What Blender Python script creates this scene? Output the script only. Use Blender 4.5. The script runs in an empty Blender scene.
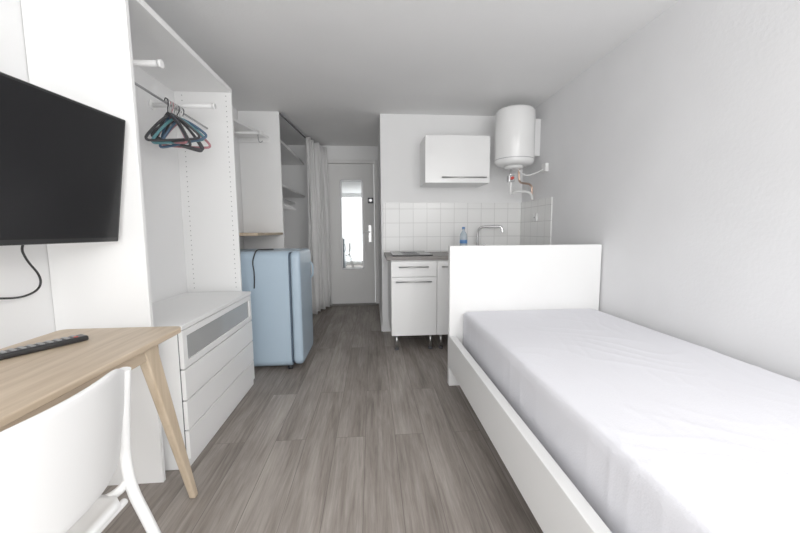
import bpy, bmesh, math, random
from mathutils import Vector, noise, Matrix
random.seed(4)
scene=bpy.context.scene
scene.view_settings.view_transform='Standard'

# ---------------------------------------------------------------- materials
def mat(name,col,rough=0.5,metal=0.0,bump=None,var=None,spec=None,trans=0,alpha=1):
    m=bpy.data.materials.new(name); m.use_nodes=True
    nt=m.node_tree; b=nt.nodes['Principled BSDF']
    b.inputs['Base Color'].default_value=(*col,1)
    b.inputs['Roughness'].default_value=rough
    b.inputs['Metallic'].default_value=metal
    if spec is not None: b.inputs['Specular IOR Level'].default_value=spec
    if trans: b.inputs['Transmission Weight'].default_value=trans
    tc=nt.nodes.new('ShaderNodeTexCoord')
    n=nt.nodes.new('ShaderNodeTexNoise'); n.inputs['Scale'].default_value=(var or (3,0.03))[0]
    n.inputs['Detail'].default_value=4
    nt.links.new(tc.outputs['Object'],n.inputs['Vector'])
    r=nt.nodes.new('ShaderNodeMapRange'); v=(var or (3,0.03))[1]
    r.inputs['To Min'].default_value=1-v; r.inputs['To Max'].default_value=1+v
    nt.links.new(n.outputs['Fac'],r.inputs['Value'])
    mx=nt.nodes.new('ShaderNodeVectorMath'); mx.operation='SCALE'
    mx.inputs[0].default_value=col
    nt.links.new(r.outputs['Result'],mx.inputs['Scale'])
    nt.links.new(mx.outputs['Vector'],b.inputs['Base Color'])
    if bump:
        n2=nt.nodes.new('ShaderNodeTexNoise'); n2.inputs['Scale'].default_value=bump[0]; n2.inputs['Detail'].default_value=5
        nt.links.new(tc.outputs['Object'],n2.inputs['Vector'])
        bp=nt.nodes.new('ShaderNodeBump'); bp.inputs['Strength'].default_value=bump[1]; bp.inputs['Distance'].default_value=bump[2]
        nt.links.new(n2.outputs['Fac'],bp.inputs['Height']); nt.links.new(bp.outputs['Normal'],b.inputs['Normal'])
    return m

def mat_floor():
    m=bpy.data.materials.new('floor_planks'); m.use_nodes=True
    nt=m.node_tree; b=nt.nodes['Principled BSDF']; L=nt.links.new; N=nt.nodes.new
    tc=N('ShaderNodeTexCoord'); mp=N('ShaderNodeMapping'); mp.inputs['Rotation'].default_value=(0,0,math.radians(90)); mp.inputs['Location'].default_value=(.35,.05,0)
    L(tc.outputs['Object'],mp.inputs['Vector'])
    br=N('ShaderNodeTexBrick'); br.offset=0.37; br.offset_frequency=2
    br.inputs['Scale'].default_value=1; br.inputs['Brick Width'].default_value=1.5; br.inputs['Row Height'].default_value=0.16
    br.inputs['Mortar Size'].default_value=0.0016; br.inputs['Mortar Smooth'].default_value=0.2
    br.inputs['Color1'].default_value=(0,0,0,1); br.inputs['Color2'].default_value=(1,1,1,1); br.inputs['Mortar'].default_value=(.5,.5,.5,1)
    L(mp.outputs['Vector'],br.inputs['Vector'])
    off=N('ShaderNodeVectorMath'); off.operation='SCALE'; off.inputs['Scale'].default_value=9
    L(br.outputs['Color'],off.inputs[0])
    def grain(sx,sy,det,rough,dist):
        mg=N('ShaderNodeMapping'); mg.inputs['Scale'].default_value=(sx,sy,1); L(tc.outputs['Object'],mg.inputs['Vector'])
        ad=N('ShaderNodeVectorMath'); ad.operation='ADD'; L(mg.outputs['Vector'],ad.inputs[0]); L(off.outputs['Vector'],ad.inputs[1])
        g=N('ShaderNodeTexNoise'); g.inputs['Scale'].default_value=1; g.inputs['Detail'].default_value=det; g.inputs['Roughness'].default_value=rough; g.inputs['Distortion'].default_value=dist
        L(ad.outputs['Vector'],g.inputs['Vector']); return g.outputs['Fac']
    fine=grain(95,4.5,8,.7,.3); mid=grain(24,1.7,7,.65,1.2); big=grain(6,1.1,3,.5,.6)
    def mad(a,k,c=None):
        s=N('ShaderNodeMath'); s.operation='MULTIPLY_ADD'; L(a,s.inputs[0]); s.inputs[1].default_value=k
        if c is None: s.inputs[2].default_value=0
        else: L(c,s.inputs[2])
        return s.outputs[0]
    f=mad(br.outputs['Color'],.08,mad(big,.34,mad(mid,.36,mad(fine,.30))))
    cr=N('ShaderNodeValToRGB')
    e=cr.color_ramp.elements
    e[0].position=.40; e[0].color=(.130,.109,.094,1); e[1].position=.68; e[1].color=(.39,.350,.316,1)
    x=e.new(.54); x.color=(.250,.219,.195,1)
    L(f,cr.inputs['Fac'])
    mm=N('ShaderNodeMix'); mm.data_type='RGBA'; mm.inputs['B'].default_value=(.08,.068,.06,1)
    f2=N('ShaderNodeMath'); f2.operation='MULTIPLY'; f2.inputs[1].default_value=.6; L(br.outputs['Fac'],f2.inputs[0])
    L(f2.outputs[0],mm.inputs['Factor']); L(cr.outputs['Color'],mm.inputs['A'])
    L(mm.outputs['Result'],b.inputs['Base Color'])
    b.inputs['Roughness'].default_value=.5
    b.inputs['Specular IOR Level'].default_value=.3
    bp=N('ShaderNodeBump'); bp.inputs['Strength'].default_value=.12; bp.inputs['Distance'].default_value=.002
    L(mid,bp.inputs['Height']); L(bp.outputs['Normal'],b.inputs['Normal'])
    return m

def mat_wood(name,c1,c2,axis='Y'):
    m=bpy.data.materials.new(name); m.use_nodes=True
    nt=m.node_tree; b=nt.nodes['Principled BSDF']; L=nt.links.new; N=nt.nodes.new
    tc=N('ShaderNodeTexCoord'); mg=N('ShaderNodeMapping')
    mg.inputs['Scale'].default_value={'Y':(30,2,30),'X':(2,30,30),'Z':(30,30,2)}[axis]
    L(tc.outputs['Object'],mg.inputs['Vector'])
    g=N('ShaderNodeTexNoise'); g.inputs['Scale'].default_value=1.5; g.inputs['Detail'].default_value=7; g.inputs['Distortion'].default_value=.4
    L(mg.outputs['Vector'],g.inputs['Vector'])
    cr=N('ShaderNodeValToRGB'); e=cr.color_ramp.elements
    e[0].position=.3; e[0].color=(*c1,1); e[1].position=.7; e[1].color=(*c2,1)
    L(g.outputs['Fac'],cr.inputs['Fac']); L(cr.outputs['Color'],b.inputs['Base Color'])
    b.inputs['Roughness'].default_value=.45
    return m

def mat_tile(name,plane):
    m=bpy.data.materials.new(name); m.use_nodes=True
    nt=m.node_tree; b=nt.nodes['Principled BSDF']; L=nt.links.new; N=nt.nodes.new
    tc=N('ShaderNodeTexCoord'); sp=N('ShaderNodeSeparateXYZ'); cb=N('ShaderNodeCombineXYZ')
    L(tc.outputs['Object'],sp.inputs[0]); L(sp.outputs['X' if plane=='XZ' else 'Y'],cb.inputs['X']); L(sp.outputs['Z'],cb.inputs['Y'])
    br=N('ShaderNodeTexBrick'); br.offset=0; br.inputs['Scale'].default_value=1
    br.inputs['Brick Width'].default_value=.15; br.inputs['Row Height'].default_value=.15
    br.inputs['Mortar Size'].default_value=.0026; br.inputs['Mortar Smooth'].default_value=.1
    br.inputs['Color1'].default_value=(.84,.84,.83,1); br.inputs['Color2'].default_value=(.86,.86,.85,1); br.inputs['Mortar'].default_value=(.64,.64,.63,1)
    L(cb.outputs[0],br.inputs['Vector']); L(br.outputs['Color'],b.inputs['Base Color'])
    bp=N('ShaderNodeBump'); bp.invert=True; bp.inputs['Strength'].default_value=.5; bp.inputs['Distance'].default_value=.003
    L(br.outputs['Fac'],bp.inputs['Height']); L(bp.outputs['Normal'],b.inputs['Normal'])
    b.inputs['Roughness'].default_value=.25
    return m

M_wall=mat('wall_paint',(.86,.86,.86),.85,bump=(90,.2,.003),var=(1.5,.03))
M_wallR=mat('wall_roughcast',(.79,.79,.80),.9,bump=(60,.26,.004),var=(2.5,.06))
M_ceil=mat('ceiling_paint',(.88,.88,.88),.9,bump=(70,.25,.004),var=(2,.03))
M_white=mat('white_melamine',(.87,.87,.865),.38)
M_whiteD=mat('white_back_panel',(.82,.82,.82),.55)
M_gloss=mat('white_gloss',(.88,.88,.875),.2)
M_floor=mat_floor()
M_oak=mat_wood('ash_veneer',(.46,.35,.24),(.60,.485,.36),'Y')
M_oakL=mat_wood('ash_leg',(.50,.39,.27),(.64,.52,.38),'Z')
M_blue=mat('pale_blue_enamel',(.40,.51,.61),.3)
M_blueD=mat('blue_enamel_shadow_gap',(.06,.09,.13),.6)
M_black=mat('black_plastic',(.012,.012,.013),.35)
M_screen=mat('tv_screen',(.006,.006,.007),.28,spec=.3)
M_rubber=mat('grey_rubber',(.10,.10,.11),.6)
M_steel=mat('brushed_steel',(.55,.55,.55),.3,1.0)
M_chrome=mat('chrome',(.75,.75,.76),.12,1.0)
M_mirror=mat('mirror_glass',(.52,.55,.56),.02,1.0)
M_alu=mat('grey_metal',(.42,.42,.43),.4,.8)
M_counter=mat('grey_laminate',(.19,.175,.165),.45,var=(25,.2))
M_hob=mat('hob_glass',(.012,.012,.013),.2)
M_fabric=mat('mattress_cover',(.78,.78,.825),.9,bump=(160,.3,.003),var=(6,.02))
M_curtain=mat('curtain_cloth',(.80,.795,.79),.9,bump=(300,.2,.002))
M_door=mat('door_paint',(.78,.775,.765),.5,var=(4,.04))
M_frost2=mat('frosted_drawer_glass',(.50,.51,.51),.12,spec=.7,trans=.25)
M_tileB=mat_tile('wall_tiles_xz','XZ'); M_tileR=mat_tile('wall_tiles_yz','YZ')
M_plastic=mat('white_plastic',(.82,.82,.815),.35)
M_blu=mat('hanger_blue',(.06,.12,.20),.4); M_red=mat('hanger_pink',(.42,.17,.19),.4); M_blk=mat('hanger_black',(.03,.03,.035),.4); M_teal=mat('hanger_teal',(.10,.27,.30),.4)
M_redk=mat('red_knob',(.5,.04,.03),.4)
M_water=mat('bottle_plastic',(.70,.80,.88),.1,trans=.5)
M_cap=mat('bottle_blue',(.08,.22,.5),.4)
M_copper=mat('copper',(.62,.45,.36),.35,1.0)
M_hole=mat('peg_hole',(.25,.25,.25),.8)

# ---------------------------------------------------------------- helpers
def link(o): bpy.context.collection.objects.link(o); return o
def group(name):
    e=bpy.data.objects.new(name,None); e.empty_display_size=.1; return link(e)
def mesh_obj(name,bm,m,parent=None,smooth=False,bevel=0,seg=2,angle=35):
    me=bpy.data.meshes.new(name); bm.normal_update(); bm.to_mesh(me); bm.free()
    o=link(bpy.data.objects.new(name,me)); me.materials.append(m)
    if smooth:
        for p in me.polygons: p.use_smooth=True
    if bevel:
        md=o.modifiers.new('bevel','BEVEL'); md.width=bevel; md.segments=seg; md.limit_method='ANGLE'; md.angle_limit=math.radians(angle)
        md.harden_normals=False
        for p in me.polygons: p.use_smooth=True
        md2=o.modifiers.new('wn','WEIGHTED_NORMAL'); md2.keep_sharp=True
    if parent: o.parent=parent
    return o
def box(name,p,x0,x1,y0,y1,z0,z1,m,bevel=.0015,seg=2):
    bm=bmesh.new(); bmesh.ops.create_cube(bm,size=1)
    for v in bm.verts:
        v.co=Vector((x0 if v.co.x<0 else x1, y0 if v.co.y<0 else y1, z0 if v.co.z<0 else z1))
    return mesh_obj(name,bm,m,p,bevel=bevel,seg=seg)
def cyl(name,p,a,b,r,m,r2=None,n=24,smooth=True):
    a=Vector(a); b=Vector(b); d=b-a
    bm=bmesh.new(); bmesh.ops.create_cone(bm,cap_ends=True,segments=n,radius1=r,radius2=r if r2 is None else r2,depth=d.length)
    bm.transform(Matrix.Translation((a+b)/2)@d.to_track_quat('Z','Y').to_matrix().to_4x4())
    o=mesh_obj(name,bm,m,p)
    for q in o.data.polygons: q.use_smooth=len(q.vertices)==4
    return o
def tube(name,p,pts,r,m,smooth=True,res=4,cyc=False):
    cu=bpy.data.curves.new(name,'CURVE'); cu.dimensions='3D'; cu.bevel_depth=r; cu.bevel_resolution=res; cu.use_fill_caps=True
    if smooth:
        s=cu.splines.new('NURBS'); s.points.add(len(pts)-1)
        for q,c in zip(s.points,pts): q.co=(*c,1)
        s.use_endpoint_u=not cyc; s.order_u=3; s.use_cyclic_u=cyc; s.resolution_u=8
    else:
        s=cu.splines.new('POLY'); s.points.add(len(pts)-1)
        for q,c in zip(s.points,pts): q.co=(*c,1)
        s.use_cyclic_u=cyc
    tmp=bpy.data.objects.new(name,cu); link(tmp)
    me=bpy.data.meshes.new_from_object(tmp.evaluated_get(bpy.context.evaluated_depsgraph_get()))
    bpy.data.objects.remove(tmp)
    o=link(bpy.data.objects.new(name,me)); me.materials.clear(); me.materials.append(m)
    for q in me.polygons: q.use_smooth=True
    if p: o.parent=p
    return o
def lathe(name,p,center,prof,m,n=40):
    bm=bmesh.new(); rings=[]
    for r,z in prof:
        rings.append([bm.verts.new((center[0]+r*math.cos(2*math.pi*i/n),center[1]+r*math.sin(2*math.pi*i/n),center[2]+z)) for i in range(n)])
    for a,b in zip(rings,rings[1:]):
        for i in range(n): bm.faces.new((a[i],a[(i+1)%n],b[(i+1)%n],b[i]))
    bm.faces.new(rings[0][::-1]); bm.faces.new(rings[-1])
    o=mesh_obj(name,bm,m,p)
    for q in o.data.polygons: q.use_smooth=len(q.vertices)==4
    return o
def hexa(name,p,bot,top,m,bevel=.002,seg=2):
    bm=bmesh.new(); a=[bm.verts.new(c) for c in bot]; b=[bm.verts.new(c) for c in top]
    bm.faces.new(a[::-1]); bm.faces.new(b)
    for i in range(len(a)): bm.faces.new((a[i],a[(i+1)%len(a)],b[(i+1)%len(a)],b[i]))
    bmesh.ops.recalc_face_normals(bm,faces=bm.faces)
    return mesh_obj(name,bm,m,p,bevel=bevel,seg=seg)
def rrect(x0,x1,y0,y1,r,n=8):
    pts=[]
    for cx,cy,a0 in ((x1-r,y1-r,0),(x0+r,y1-r,90),(x0+r,y0+r,180),(x1-r,y0+r,270)):
        for i in range(n+1):
            a=math.radians(a0+90*i/n); pts.append((cx+r*math.cos(a),cy+r*math.sin(a)))
    return pts

# ---------------------------------------------------------------- dimensions
XL,XR,YB,YK,YD,XC,H=-1.335,1.66,-1.15,3.86,5.30,0.105,2.335
T=.12
# ---------------------------------------------------------------- shell
box('floor',None,XL-T,XR+T,YB-T,YD+T,-.1,0,M_floor,0)
box('ceiling',None,XL-T,XR+T,YB-T,YD+T,H,H+.1,M_ceil,0)
box('wall_left',None,XL-T,XL,YB-T,YD+T,0,H,M_wall,0)
box('wall_right',None,XR,XR+T,YB-T,YK,0,H,M_wallR,0)
box('wall_kitchen',None,XC,XR+T,YK,YD+T,0,H,M_wall,0)
DX0,DX1,DZ=-.66,.045,2.09
g=group('wall_entrance')
box('left_part',g,XL,DX0-.06,YD,YD+T,0,H,M_wall,0)
box('right_part',g,DX1+.05,XC,YD,YD+T,0,H,M_wall,0)
box('lintel',g,DX0-.06,DX1+.05,YD,YD+T,DZ+.05,H,M_wall,0)
g=group('wall_window')
WX0,WX1,WZ0,WZ1=-1.15,1.35,.06,2.26
box('below',g,XL,XR,YB-T,YB,0,WZ0,M_wall,0)
box('above',g,XL,XR,YB-T,YB,WZ1,H,M_wall,0)
box('left',g,XL,WX0,YB-T,YB,WZ0,WZ1,M_wall,0)
box('right',g,WX1,XR,YB-T,YB,WZ0,WZ1,M_wall,0)
g=group('window_1')
for i,(a,b) in enumerate(((WX0,WX0+.06),(.07,.13),(WX1-.06,WX1))):
    box('stile_%d'%(i+1),g,a,b,YB-.09,YB-.03,WZ0,WZ1,M_gloss)
box('rail_bottom',g,WX0,WX1,YB-.09,YB-.03,WZ0,WZ0+.06,M_gloss)
box('rail_top',g,WX0,WX1,YB-.09,YB-.03,WZ1-.06,WZ1,M_gloss)

# entrance door
g=group('door_1')
FY=YD-.02
box('frame_left',g,DX0-.06,DX0,FY,YD+.08,0,DZ+.05,M_door,.004)
box('frame_right',g,DX1,DX1+.05,FY,YD+.08,0,DZ+.05,M_door,.004)
box('frame_head',g,DX0,DX1,FY,YD+.08,DZ,DZ+.05,M_door,.004)
PX0,PX1,PZ0,PZ1=-.44,-.13,.56,1.85
ly0,ly1=YD+.015,YD+.055
box('leaf_left',g,DX0+.003,PX0,ly0,ly1,.03,DZ-.003,M_door)
box('leaf_right',g,PX1,DX1-.003,ly0,ly1,.03,DZ-.003,M_door)
box('leaf_bottom',g,PX0,PX1,ly0,ly1,.03,PZ0,M_door)
box('leaf_top',g,PX0,PX1,ly0,ly1,PZ1,DZ-.003,M_door)
box('mirror_panel',g,PX0,PX1,ly0+.004,ly0+.02,PZ0,PZ1,M_mirror,0)
for n_,a in (('bead_left',(PX0-.012,PX0+.012,PZ0,PZ1)),('bead_right',(PX1-.012,PX1+.012,PZ0,PZ1)),('bead_bottom',(PX0,PX1,PZ0-.012,PZ0+.012)),('bead_top',(PX0,PX1,PZ1-.012,PZ1+.012))):
    box(n_,g,a[0],a[1],ly0-.008,ly0,a[2],a[3],M_alu,.003)
box('handle_plate',g,-.045,-.005,ly0-.006,ly0,.95,1.20,M_steel)
tube('lever',g,[(-.025,ly0-.004,1.10),(-.025,ly0-.05,1.10),(-.05,ly0-.05,1.10),(-.13,ly0-.05,1.10)],.009,M_steel)
box('latch_box',g,-.05,.03,ly0-.035,ly0,1.52,1.60,M_rubber,.006)
cyl('latch_knob',g,(-.01,ly0-.035,1.56),(-.01,ly0-.05,1.56),.02,M_steel)
box('threshold',g,DX0-.06,DX1+.05,YD-.04,YD+.08,0,.028,M_counter,.004)

box('baseboard_entrance',None,XL,DX0-.062,YD-.012,YD-.001,0,.07,M_white)
box('baseboard_right',None,XR-.012,XR-.001,YB,2.40,0,.07,M_white)
box('baseboard_corridor',None,XC-.012,XC-.001,YK+.01,YD-.045,0,.07,M_white)

# ---------------------------------------------------------------- open wardrobe
WY0,WY1,WXF,WH=1.57,2.65,-.950,2.10
g=group('open_wardrobe')
x0=XL+.003
box('side_near',g,x0,WXF,WY0,WY0+.02,0,WH+.20,M_white)
box('side_far',g,x0,WXF,WY1-.02,WY1,0,WH,M_white)
box('back_panel',g,x0,x0+.008,WY0+.02,WY1-.02,0,WH-.02,M_whiteD,0)
box('top_board',g,x0,WXF,WY0+.02,WY1-.02,WH-.03,WH,M_white)
bm=bmesh.new()
for cx in (WXF-.035,XL+.06):
    for i in range(40):
        z=.72+i*.034
        mtx=Matrix.Translation((cx,WY1-.0205,z))@Matrix.Rotation(math.radians(90),4,'X')
        bmesh.ops.create_circle(bm,cap_ends=True,segments=8,radius=.0035,matrix=mtx)
mesh_obj('peg_holes',bm,M_hole,g)
for i,y in enumerate((1.80,2.36)):
    cyl('arm_%d'%(i+1),g,(x0+.008,y,1.89),(-.965,y,1.89),.014,M_white)
    cyl('arm_cap_%d'%(i+1),g,(-.965,y,1.89),(-.95,y,1.89),.018,M_white)
    cyl('arm_flange_%d'%(i+1),g,(x0+.008,y,1.89),(x0+.018,y,1.89),.028,M_white)
cyl('hanging_rail',g,(-1.12,WY0+.02,1.83),(-1.12,WY1-.02,1.83),.006,M_alu)

# drawers
g=group('drawer_unit')
DF=-.868; DT=.695
a0,a1=1.655,2.585
box('top_board',g,x0+.01,DF,a0,a1,DT-.022,DT,M_white,.002)
box('carcass',g,x0+.01,DF-.022,a0,a1,.004,DT-.023,M_rubber)
box('side_cover',g,x0+.01,DF-.022,a0-.008,a0-.0005,.004,DT-.001,M_white)
box('side_cover_far',g,x0+.01,DF-.022,a1+.0005,a1+.008,.004,DT-.001,M_white)
box('plinth',g,DF-.021,DF-.012,a0,a1,.004,.045,M_white)
def front(n,z0,z1): box(n,g,DF-.021,DF-.002,a0+.002,a1-.002,z0,z1,M_white,.002)
front('drawer_front_1',.050,.186); front('drawer_front_2',.192,.332); front('drawer_front_3',.338,.482)
z0,z1=.488,.669
box('glass_drawer_rail_bottom',g,DF-.021,DF-.002,a0+.002,a1-.002,z0,z0+.032,M_white)
box('glass_drawer_rail_top',g,DF-.021,DF-.002,a0+.002,a1-.002,z1-.032,z1,M_white)
box('glass_drawer_stile_1',g,DF-.021,DF-.002,a0+.002,a0+.04,z0+.032,z1-.032,M_white)
box('glass_drawer_stile_2',g,DF-.021,DF-.002,a1-.04,a1-.002,z0+.032,z1-.032,M_white)
box('glass_drawer_pane',g,DF-.018,DF-.010,a0+.04,a1-.04,z0+.032,z1-.032,M_frost2,0)

# hangers bunch
g=group('clothes_hangers')
cols=[M_blk,M_blu,M_blk,M_red,M_blk,M_teal,M_blk,M_blu,M_red,M_blk]
for i,mm in enumerate(cols):
    y=2.12+i*.017; rot=math.radians(random.uniform(-42,42)); tilt=random.uniform(-.05,.05); sw=random.uniform(-.3,.3)
    def tr(x,z,y=y,rot=rot,tilt=tilt,sw=sw):
        X=x*math.cos(sw)-z*math.sin(sw); Z=x*math.sin(sw)+z*math.cos(sw)
        return (-1.11+X*math.cos(rot)*.66,y+X*math.sin(rot)*.85+tilt*(Z/.2),1.83+Z)
    hk=[tr(-.02,-.005),tr(-.02,.012),tr(0,.022),tr(.022,.008),tr(.015,-.02),tr(0,-.035),tr(0,-.06)]
    tube('hook_%d'%i,g,hk,.003,M_steel if i%3 else mm,res=2)
    tube('body_%d'%i,g,[tr(0,-.055),tr(.06,-.08),tr(.17,-.165),tr(.185,-.19),tr(.15,-.20),tr(-.15,-.20),tr(-.185,-.19),tr(-.17,-.165),tr(-.06,-.08),tr(0,-.055)],.0075,mm,res=2)

# ---------------------------------------------------------------- niche shelving + partition + closet
PY=3.84; PXF=-.925
box('closet_partition_panel',None,XL+.002,PXF,PY,PY+.022,0,H-.002,M_white)
g=group('niche_shelf')
sx=[(XL+.002,2.95),(-1.21,2.95),(-1.16,3.2),(-1.03,PY-.002),(XL+.002,PY-.002)]
hexa('board',g,[(x,y,2.06) for x,y in sx],[(x,y,2.085) for x,y in sx],M_white)
box('cleat',g,XL+.002,-1.03,PY-.02,PY-.002,2.02,2.06,M_white)
cyl('arm',g,(XL+.002,3.5,2.03),(-1.03,3.5,2.03),.014,M_white)
cyl('arm_cap',g,(-1.03,3.5,2.03),(-1.0,3.5,2.03),.022,M_white)
tube('hook',g,[(-1.04,3.5,2.015),(-1.04,3.5,1.96),(-1.02,3.5,1.94),(-1.0,3.5,1.96)],.005,M_alu)
box('oak_shelf',None,XL+.002,-.93,3.0,PY-.002,1.085,1.107,M_oak)
g=group('closet_shelving')
box('shelf_top',g,XL+.002,-.945,PY+.024,YD-.015,2.06,2.085,M_white)
box('shelf_mid',g,XL+.002,-.945,PY+.024,YD-.015,1.60,1.622,M_white)
cyl('closet_rail',g,(-1.1,PY+.024,1.52),(-1.1,YD-.002,1.52),.011,M_chrome)
for i in range(6):
    y=4.0+i*.09
    tube('hanger_hook_%d'%i,g,[(-1.12,y,1.53),(-1.1,y,1.54),(-1.08,y,1.53),(-1.1,y,1.49),(-1.1,y,1.47)],.003,M_steel,res=2)
    tube('hanger_body_%d'%i,g,[(-1.1,y,1.47),(-1.0,y,1.44),(-.92,y,1.385),(-.93,y,1.375),(-1.25,y,1.375),(-1.26,y,1.385),(-1.2,y,1.44),(-1.1,y,1.47)],.005,M_plastic,res=2)

cyl('curtain_rod',None,(-.90,PY-.05,2.295),(-.77,YD-.022,2.295),.009,M_rubber)
bm=bmesh.new(); nu,nv=130,14; rows=[]
for j in range(nv+1):
    v=j/nv; z=2.285-v*(2.285-.04); row=[]
    for i in range(nu+1):
        u=i/nu
        y=4.62+.62*u
        amp=.05*(.7+.4*v)
        x=-.80+.15*u+.02*u*v+amp*math.sin(u*math.pi*2*4.5+.4*math.sin(v*3))+.014*math.sin(u*40+v*5)
        row.append(bm.verts.new((x,y+.03*math.cos(u*math.pi*18),z)))
    rows.append(row)
for a,b in zip(rows,rows[1:]):
    for i in range(nu): bm.faces.new((a[i],a[i+1],b[i+1],b[i]))
o=mesh_obj('curtain',bm,M_curtain,smooth=True); md=o.modifiers.new('s','SOLIDIFY'); md.thickness=.003

# ---------------------------------------------------------------- fridge
g=group('retro_refrigerator')
fx0,fx1,fxd=-1.21,-.655,-.565; fy0,fy1=2.82,3.35; fz0,fz1=.03,.965
def rbox(name,p,x0,x1,y0,y1,z0,z1,r,m,axis='X',edge=.01):
    pts=rrect(y0,y1,z0,z1,r,8); bm=bmesh.new()
    a=[bm.verts.new((x0,c[0],c[1])) for c in pts]; b=[bm.verts.new((x1,c[0],c[1])) for c in pts]
    n=len(pts); fa=bm.faces.new(a[::-1]); fb=bm.faces.new(b)
    for i in range(n): bm.faces.new((a[i],a[(i+1)%n],b[(i+1)%n],b[i]))
    bmesh.ops.recalc_face_normals(bm,faces=bm.faces)
    return mesh_obj(name,bm,m,p,bevel=edge,seg=4,angle=60)
rbox('body',g,fx0,fx1,fy0,fy1,fz0,fz1,.06,M_blue,edge=.008)
rbox('gasket',g,fx1,fx1+.012,fy0+.01,fy1-.01,fz0+.02,fz1-.012,.05,M_blueD,edge=.001)
rbox('door',g,fx1+.012,fxd,fy0+.001,fy1-.001,fz0+.01,fz1,.06,M_blue,edge=.028)
tube('handle',g,[(fxd-.002,fy1-.07,.84),(fxd+.02,fy1-.07,.83),(fxd+.024,fy1-.07,.77),(fxd+.02,fy1-.07,.71),(fxd-.002,fy1-.07,.70)],.008,M_blue)
for i,(x,y) in enumerate(((-1.15,fy0+.06),(-1.15,fy1-.06),(-.68,fy0+.06),(-.68,fy1-.06))):
    cyl('foot_%d'%(i+1),g,(x,y,0),(x,y,.035),.02,M_black)
tube('power_cord',None,[(-.915,2.805,.68),(-.905,2.80,.80),(-.92,2.80,.88),(-.90,2.795,.94),(-.885,2.81,.982),(-.86,2.90,.975),(-.82,3.03,.972)],.005,M_black)

# ---------------------------------------------------------------- kitchen
KF=3.19; CT=.885
g=group('kitchen_base_cabinet')
def handle(n,p,x0,x1,y,z):
    cyl(n,p,(x0,y-.028,z),(x1,y-.028,z),.0065,M_steel)
    for k,x in enumerate((x0+.02,x1-.02)): cyl(n+'_post_%d'%k,p,(x,y,z),(x,y-.028,z),.005,M_steel)
kx=[.17,.59,1.195,1.64]
box('carcass',g,kx[0],kx[-1],KF+.02,YK-.012,.15,CT-.034,M_white)
box('drawer_front',g,kx[0]+.002,kx[1]-.002,KF,KF+.018,.70,CT-.045,M_white,.002)
box('door_front_1',g,kx[0]+.002,kx[1]-.002,KF,KF+.018,.15,.693,M_white,.002)
box('door_front_2',g,kx[1]+.002,kx[2]-.002,KF,KF+.018,.15,CT-.045,M_white,.002)
box('door_front_3',g,kx[2]+.002,kx[3]-.002,KF,KF+.018,.15,CT-.045,M_white,.002)
handle('handle_1',g,.24,.51,KF,.79); handle('handle_2',g,.21,.54,KF,.655)
handle('handle_3',g,.63,.92,KF,.79); handle('handle_4',g,1.22,1.52,KF,.79)
for i,x in enumerate((.22,.54,.64,1.14,1.24,1.57)):
    for j,y in enumerate((KF+.06,YK-.08)):
        cyl('leg_%d_%d'%(i,j),g,(x,y,.02),(x,y,.15),.013,M_steel); cyl('legfoot_%d_%d'%(i,j),g,(x,y,0),(x,y,.02),.02,M_rubber)
box('countertop',g,.13,XR-.012,KF-.02,YK-.012,CT-.033,CT,M_counter,.003)
box('edge_band',g,.13,XR-.012,KF-.023,KF-.0205,CT-.031,CT-.002,M_counter,.0005)
box('sink_rim',g,.80,1.50,KF+.06,YK-.06,CT+.0005,CT+.008,M_steel,.003)
box('sink_bowl',g,.86,1.18,KF+.10,YK-.14,CT+.006,CT+.0095,M_alu,.001)
g=group('cooktop')
box('glass',g,.19,.56,KF+.04,YK-.06,CT+.001,CT+.012,M_hob,.003)
for i,y in enumerate((KF+.16,KF+.40)):
    lathe('ring_%d'%i,g,(.37,y,CT+.012),[(.075,0),(.085,0),(.085,.001),(.075,.001)],M_rubber)
g=group('kitchen_faucet')
fx,fy=1.14,YK-.09
lathe('base',g,(fx,fy,CT+.009),[(.026,0),(.026,.008),(.018,.014),(.018,.07),(.012,.075)],M_chrome)
tube('spout',g,[(fx,fy,CT+.07),(fx,fy,CT+.20),(fx+.01,fy-.01,CT+.25),(fx+.05,fy-.03,CT+.27),(fx+.20,fy-.10,CT+.27),(fx+.225,fy-.11,CT+.265),(fx+.23,fy-.115,CT+.21)],.013,M_chrome)
tube('lever',g,[(fx+.015,fy,CT+.055),(fx+.05,fy-.02,CT+.07),(fx+.085,fy-.03,CT+.085)],.008,M_chrome)
g=group('water_bottle')
bx,by=.93,YK-.30
lathe('bottle',g,(bx,by,CT+.0105),[(.030,0),(.038,.006),(.038,.05),(.035,.06),(.038,.07),(.038,.15),(.033,.185),(.014,.215),(.013,.235)],M_water)
lathe('cap',g,(bx,by,CT+.246),[(.016,0),(.016,.018),(.012,.02)],M_cap)
lathe('label',g,(bx,by,CT+.10),[(.0385,0),(.0388,.001),(.0388,.035),(.0385,.036)],M_cap)

box('wall_tiles_back',None,XC+.02,XR-.002,YK-.010,YK-.001,CT+.001,1.415,M_tileB,.001)
box('wall_tiles_right',None,XR-.010,XR-.001,3.18,YK-.011,CT+.001,1.415,M_tileR,.001)
g=group('wall_outlet')
box('plate',g,XR-.024,XR-.0105,3.45,3.53,1.20,1.28,M_plastic,.004)
cyl('socket',g,(XR-.026,3.49,1.24),(XR-.024,3.49,1.24),.022,M_whiteD)
cyl('socket_hole',g,(XR-.0265,3.49,1.24),(XR-.026,3.49,1.24),.008,M_rubber)

g=group('kitchen_wall_cabinet')
ux0,ux1,uy,uz0,uz1=.525,1.165,3.48,1.58,2.03
box('carcass',g,ux0,ux1,uy+.02,YK-.002,uz0,uz1,M_white)
box('door',g,ux0+.001,ux1-.001,uy,uy+.018,uz0+.001,uz1-.001,M_gloss,.002)
handle('handle',g,ux0+.16,ux1-.04,uy,uz0+.05)

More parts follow.
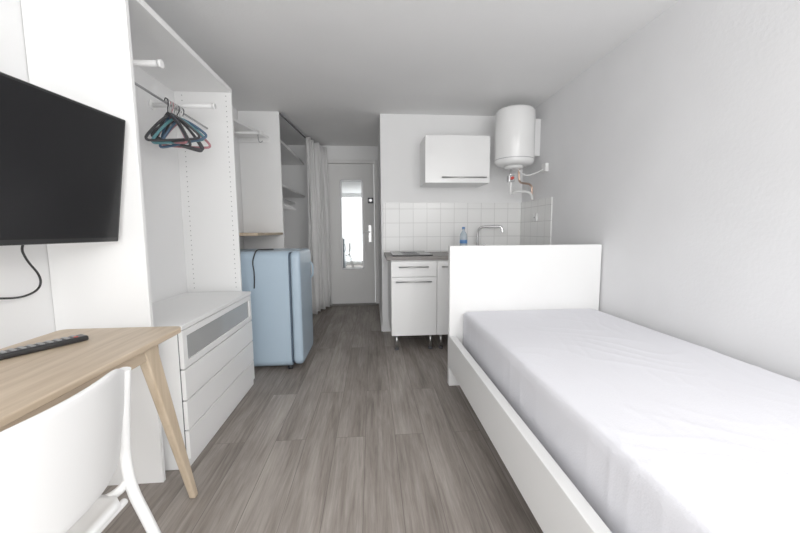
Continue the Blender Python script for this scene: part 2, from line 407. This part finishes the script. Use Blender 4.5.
# water heater
g=group('water_heater')
cx,cy,cr=1.375,3.40,.182
lathe('tank',g,(cx,cy,1.725),[(.10,0),(.15,.006),(.170,.018),(cr,.04),(cr,.49),(.170,.512),(.15,.524),(.08,.53)],M_gloss,56)
lathe('bottom_cap',g,(cx,cy,1.698),[(.07,0),(.085,.006),(.09,.03)],M_plastic)
lathe('seam',g,(cx,cy,1.78),[(cr,0),(cr+.002,.001),(cr+.002,.005),(cr,.006)],M_alu,56)
box('wall_bracket',g,cx+.12,XR-.002,cy+.06,cy+.10,1.84,2.19,M_whiteD)
cyl('pipe_cold',g,(cx-.03,cy,1.70),(cx-.03,cy,1.60),.010,M_chrome)
box('safety_valve',g,cx-.06,cx,cy-.03,cy+.03,1.575,1.64,M_chrome,.006)
cyl('valve_knob',g,(cx-.03,cy-.025,1.61),(cx-.03,cy-.05,1.61),.015,M_redk)
tube('pipe_hot',g,[(cx+.05,cy,1.70),(cx+.05,cy,1.62),(cx+.06,cy,1.58),(cx+.13,cy+.1,1.58),(XR-.03,cy+.16,1.58),(XR-.025,cy+.16,1.50),(XR-.025,cy+.16,1.42)],.010,M_copper)
tube('pipe_drain',g,[(cx-.03,cy,1.58),(cx-.03,cy,1.50),(cx-.02,cy+.02,1.46),(cx+.05,cy+.08,1.50),(XR-.04,cy+.12,1.50),(XR-.04,cy+.12,1.42)],.012,M_plastic)
tube('supply_cable',g,[(cx+.02,cy-.04,1.70),(cx+.05,cy-.05,1.65),(cx+.14,cy-.06,1.62),(XR-.01,cy-.08,1.70)],.005,M_plastic)
box('junction_box',g,XR-.035,XR-.002,cy-.13,cy-.05,1.66,1.74,M_plastic,.005)

# ---------------------------------------------------------------- bed
g=group('single_bed')
bx0,bx1,by1,by0=.54,1.648,2.43,.33
box('headboard',g,bx0,bx1,by1,by1+.05,0,1.01,M_white,.003)
box('footboard',g,bx0,bx1,by0-.05,by0,0,.38,M_white,.003)
box('side_rail_1',g,bx0,bx0+.045,by0,by1,.14,.37,M_white,.003)
box('side_rail_2',g,bx1-.045,bx1,by0,by1,.14,.37,M_white,.003)
for i in range(14):
    y=by0+.10+i*.145; box('slat_%d'%(i+1),g,bx0+.046,bx1-.046,y,y+.07,.25,.268,M_oak)
cyl('mid_leg',g,(1.05,1.4,0),(1.05,1.4,.2),.02,M_alu); box('mid_beam',g,1.03,1.07,by0+.001,by1-.001,.2,.249,M_alu)
bm=bmesh.new(); nx,ny,nz=90,190,10
mx0,mx1,my0,my1,mz0,mz1=.63,1.60,.36,2.415,.27,.555
def shell(u,v,w):
    return Vector((mx0+(mx1-mx0)*u,my0+(my1-my0)*v,mz0+(mz1-mz0)*w))
vd={}
def gv(i,j,k):
    key=(i,j,k)
    if key not in vd: vd[key]=bm.verts.new(shell(i/nx,j/ny,k/nz))
    return vd[key]
for i in range(nx):
    for j in range(ny):
        bm.faces.new((gv(i,j,nz),gv(i+1,j,nz),gv(i+1,j+1,nz),gv(i,j+1,nz)))
        bm.faces.new((gv(i,j,0),gv(i,j+1,0),gv(i+1,j+1,0),gv(i+1,j,0)))
for j in range(ny):
    for k in range(nz):
        bm.faces.new((gv(0,j,k),gv(0,j,k+1),gv(0,j+1,k+1),gv(0,j+1,k)))
        bm.faces.new((gv(nx,j,k),gv(nx,j+1,k),gv(nx,j+1,k+1),gv(nx,j,k+1)))
for i in range(nx):
    for k in range(nz):
        bm.faces.new((gv(i,0,k),gv(i+1,0,k),gv(i+1,0,k+1),gv(i,0,k+1)))
        bm.faces.new((gv(i,ny,k),gv(i,ny,k+1),gv(i+1,ny,k+1),gv(i+1,ny,k)))
R=.032
lo=Vector((mx0+R,my0+R,mz0+.02)); hi=Vector((mx1-R,my1-R,mz1-R))
for v in bm.verts:
    c=v.co; q=Vector((min(max(c.x,lo.x),hi.x),min(max(c.y,lo.y),hi.y),min(max(c.z,lo.z),hi.z)))
    d=c-q
    if d.length>1e-6:
        m_=max(abs(d.x)/R,abs(d.y)/R,abs(d.z)/(R if d.z>0 else .02))
        if d.z<0: n=d.normalized(); rr=.02 if abs(d.z)>max(abs(d.x),abs(d.y)) else R
        else: n=d.normalized(); rr=R
        v.co=q+n*rr*m_
    if v.co.z>mz0+.05:
        p=v.co
        w=noise.noise(Vector((p.x*3.2,p.y*2.2,p.z*3)))*.004
        ph=p.x*34+p.y*48+7*noise.noise(Vector((p.x*3.5,p.y*3.5,1)))
        w2=(1-abs(math.sin(ph*.5)))**4*.0036*max(0,noise.noise(Vector((p.x*3,p.y*3,7)))+.28)
        ph2=p.x*60-p.y*22+7*noise.noise(Vector((p.x*4,p.y*4,4)))
        w3=(1-abs(math.sin(ph2*.5)))**4*.0032*max(0,noise.noise(Vector((p.x*3.4,p.y*2.7,3)))+.25)
        if p.z>mz1-.02: v.co.z+=w+w2+w3-.002
        else: v.co.x+=(w2+w3)*( -1 if p.x<1 else 1)
bmesh.ops.recalc_face_normals(bm,faces=bm.faces)
mesh_obj('mattress',bm,M_fabric,g,smooth=True)

# ---------------------------------------------------------------- desk
g=group('writing_desk')
tx0,tx1,ty0,ty1,tz=-1.19,-.742,.22,1.43,.753
pts=rrect(tx0,tx1,ty0,ty1,.03,8); bm=bmesh.new()
a=[bm.verts.new((x,y,tz-.022)) for x,y in pts]; b=[bm.verts.new((x,y,tz)) for x,y in pts]; n=len(pts)
bm.faces.new(a[::-1]); bm.faces.new(b)
for i in range(n): bm.faces.new((a[i],a[(i+1)%n],b[(i+1)%n],b[i]))
mesh_obj('top',bm,M_oak,g,bevel=.005,seg=3,angle=60)
box('apron_front',g,tx1-.05,tx1-.03,ty0+.12,ty1-.12,tz-.072,tz-.023,M_oak)
box('apron_back',g,tx0+.03,tx0+.05,ty0+.12,ty1-.12,tz-.072,tz-.023,M_oak)
box('drawer_tray',g,tx0+.06,tx1-.06,ty0+.2,ty1-.2,tz-.065,tz-.023,M_oak)
k=0
for sx,xe in ((1,tx1),(-1,tx0)):
    for sy,ye in ((1,ty1),(-1,ty0)):
        k+=1
        xt,yt=xe-sx*.045,ye-sy*.17; xb,yb=xe-sx*.028,ye+sy*.04
        w1,w2,d1,d2=.075,.030,.034,.026
        def q(x,y,z,wx,wy): return [(x-wx/2,y-wy/2,z),(x+wx/2,y-wy/2,z),(x+wx/2,y+wy/2,z),(x-wx/2,y+wy/2,z)]
        hexa('leg_%d'%k,g,q(xb,yb,0,d2,w2),q(xt,yt,tz-.023,d1,w1),M_oakL,.007,3)

# remote
g=group('tv_remote')
c=Vector((-1.045,1.175,tz)); ang=math.radians(60)
dx=Vector((math.cos(ang),math.sin(ang),0)); dy=Vector((-math.sin(ang),math.cos(ang),0))
def rp(u,v,z): return c+dx*u+dy*v+Vector((0,0,z))
def rb(n,u0,u1,v0,v1,z0_,z1_,m,b=.003):
    return hexa(n,g,[rp(u0,v0,z0_),rp(u1,v0,z0_),rp(u1,v1,z0_),rp(u0,v1,z0_)],[rp(u0,v0,z1_),rp(u1,v0,z1_),rp(u1,v1,z1_),rp(u0,v1,z1_)],m,b,3)
rb('body',-.115,.115,-.024,.024,.001,.019,M_black,.006)
for i in range(9):
    for j in range(3):
        rb('button_%d_%d'%(i,j),-.09+i*.021,-.079+i*.021,-.016+j*.013,-.008+j*.013,.019,.0215,M_redk if (i,j)==(8,0) else M_alu,.001)

# ---------------------------------------------------------------- TV (tilted down on swivel arm)
g=group('wall_tv')
tl=math.radians(8); ty=math.tan(math.radians(6))
TV0,TV1=.68,1.545
def tp(s,h,y):
    return (-1.0+s*math.cos(tl)+h*math.sin(tl)-(TV1-y)*ty, y, 1.323-s*math.sin(tl)+h*math.cos(tl))
def tbox(n,s0,s1,y0,y1,h0,h1,m,b=.003):
    P=[tp(s0,h0,y0),tp(s1,h0,y0),tp(s1,h0,y1),tp(s0,h0,y1)]; Q=[tp(s0,h1,y0),tp(s1,h1,y0),tp(s1,h1,y1),tp(s0,h1,y1)]
    return hexa(n,g,P,Q,m,b,3)
tbox('bezel',-.03,0,TV0,TV1,-.243,.243,M_black,.005)
tbox('screen',0,.0015,TV0+.012,TV1-.012,-.225,.233,M_screen,0)
tbox('rear_housing',-.065,-.03,TV0+.15,TV1-.15,-.19,.12,M_black,.01)
box('wall_plate',g,XL+.002,XL+.012,1.0,1.16,1.20,1.44,M_rubber)
tube('arm',g,[(XL+.01,1.08,1.32),(-1.22,1.12,1.32),(-1.12,1.10,1.32)],.016,M_rubber,smooth=False)
tube('tv_cable',None,[(-1.20,1.38,1.16),(-1.27,1.39,1.08),(-1.30,1.44,1.02),(-1.305,1.50,.95),(-1.305,1.49,.90),(-1.305,1.42,.88),(-1.305,1.34,.89),(-1.31,1.2,.92)],.004,M_black)

# ---------------------------------------------------------------- chair
g=group('desk_chair')
bm=bmesh.new(); nu,nv=28,16; rows=[]
yc,hw=.69,.205
for j in range(nv+1):
    v=j/nv; row=[]
    z=.555+.255*v
    w=hw*(.93+.07*min(1,v*1.6))
    for i in range(nu+1):
        u=i/nu*2-1
        cu_=abs(u)**6
        zz=z-.03*cu_*v + .035*cu_*(1-v)
        x=-.635+.045*(1-u*u)+.02*v
        row.append(bm.verts.new((x,yc+u*w,zz)))
    rows.append(row)
for a,b in zip(rows,rows[1:]):
    for i in range(nu): bm.faces.new((a[i],a[i+1],b[i+1],b[i]))
o=mesh_obj('backrest',bm,M_plastic,g,smooth=True); md=o.modifiers.new('s','SOLIDIFY'); md.thickness=.012; md.offset=0
md=o.modifiers.new('b','BEVEL'); md.width=.004; md.segments=2; md.limit_method='ANGLE'
bm=bmesh.new(); rows=[]
for j in range(17):
    v=j/16; row=[]
    for i in range(25):
        u=i/24*2-1
        w=.195+.008*math.sin(v*3)
        cut=.05*max(0,(abs(v*2-1)-.7)/.3)**2
        x=-.61-.41*v
        z=.455-.012*(1-u*u)*math.sin(v*math.pi)-(.02*max(0,(v-.8)/.2)**2)+.02*max(0,(.15-v)/.15)**2
        row.append(bm.verts.new((x,yc+u*(w-cut),z)))
    rows.append(row)
for a,b in zip(rows,rows[1:]):
    for i in range(24): bm.faces.new((a[i],a[i+1],b[i+1],b[i]))
o=mesh_obj('seat',bm,M_plastic,g,smooth=True); md=o.modifiers.new('s','SOLIDIFY'); md.thickness=.016; md.offset=0
for i,s in enumerate((1,-1)):
    y=yc+s*(hw+.004)
    tube('rear_upright_%d'%(i+1),g,[(-.612,y-.002*s,.785),(-.62,y,.72),(-.632,y,.58),(-.625,y,.47),(-.595,y+.005*s,.38),(-.50,y+.04*s,.012)],.013,M_plastic)
    tube('front_leg_%d'%(i+1),g,[(-.625,y,.50),(-.65,y-.01*s,.445),(-.80,y-.012*s,.438),(-.96,y-.012*s,.436),(-1.00,y-.01*s,.42),(-1.03,y+.02*s,.012)],.011,M_plastic)
tube('cross_bar_rear',g,[(-.64,yc-hw,.436),(-.64,yc+hw,.436)],.009,M_plastic,smooth=False)
tube('cross_bar_front',g,[(-.96,yc-hw,.43),(-.96,yc+hw,.43)],.009,M_plastic,smooth=False)

# ---------------------------------------------------------------- lights
w=bpy.data.worlds.new('World'); scene.world=w; w.use_nodes=True
w.node_tree.nodes['Background'].inputs[0].default_value=(.97,.985,1,1); w.node_tree.nodes['Background'].inputs[1].default_value=1.3
def area(name,loc,rot,sx,sy,e,col=(1,1,1)):
    l=bpy.data.lights.new(name,'AREA'); l.shape='RECTANGLE'; l.size=sx; l.size_y=sy; l.energy=e; l.color=col
    o=link(bpy.data.objects.new(name,l)); o.location=loc; o.rotation_euler=rot; return o
area('window_daylight',(.1,YB-.14,1.16),(math.radians(90),0,0),2.4,2.1,55,(1,1,.995))
g=group('added_fill_lamp')  # made-up uplighter out of view, added to brighten the ceiling and even the room
lx,ly=1.35,-.75
lathe('base',g,(lx,ly,0),[(.13,0),(.13,.015),(.02,.025)],M_alu)
cyl('pole',g,(lx,ly,.02),(lx,ly,1.62),.011,M_alu)
lathe('bowl',g,(lx,ly,1.62),[(.02,0),(.08,.02),(.14,.07),(.135,.07),(.078,.028),(.02,.012)],M_alu)
l=bpy.data.lights.new('added_fill_light','POINT'); l.energy=36; l.shadow_soft_size=.12; l.color=(1,.98,.955)  # added fill light above the made-up bowl
lo_=link(bpy.data.objects.new('added_fill_light',l)); lo_.location=(lx,ly,1.83); lo_.parent=g
scene.view_settings.gamma=1.15

# ---------------------------------------------------------------- recentre groups
bpy.context.view_layer.update()
for e in [o for o in scene.objects if o.type=='EMPTY']:
    ch=[c for c in scene.objects if c.parent==e and c.type=='MESH']
    P=[Vector(b) for c in ch for b in c.bound_box]
    mn=Vector([min(p[i] for p in P) for i in range(3)]); mxx=Vector([max(p[i] for p in P) for i in range(3)])
    loc=Vector(((mn.x+mxx.x)/2,(mn.y+mxx.y)/2,mn.z)); e.location=loc
    for c in scene.objects:
        if c.parent==e: c.location=c.location-loc

# ---------------------------------------------------------------- camera
F=355; yaw=math.radians(4.5); pitch=math.radians(5.8); roll=math.radians(.4)
cam=bpy.data.cameras.new('camera'); cam.sensor_width=36; cam.lens=F/800*36; cam.clip_start=.02
co=link(bpy.data.objects.new('camera',cam)); co.location=(0,0,1.12)
co.rotation_euler=(Matrix.Rotation(-yaw,3,'Z')@Matrix.Rotation(math.radians(90)-pitch,3,'X')@Matrix.Rotation(-roll,3,'Z')).to_euler()
scene.camera=co
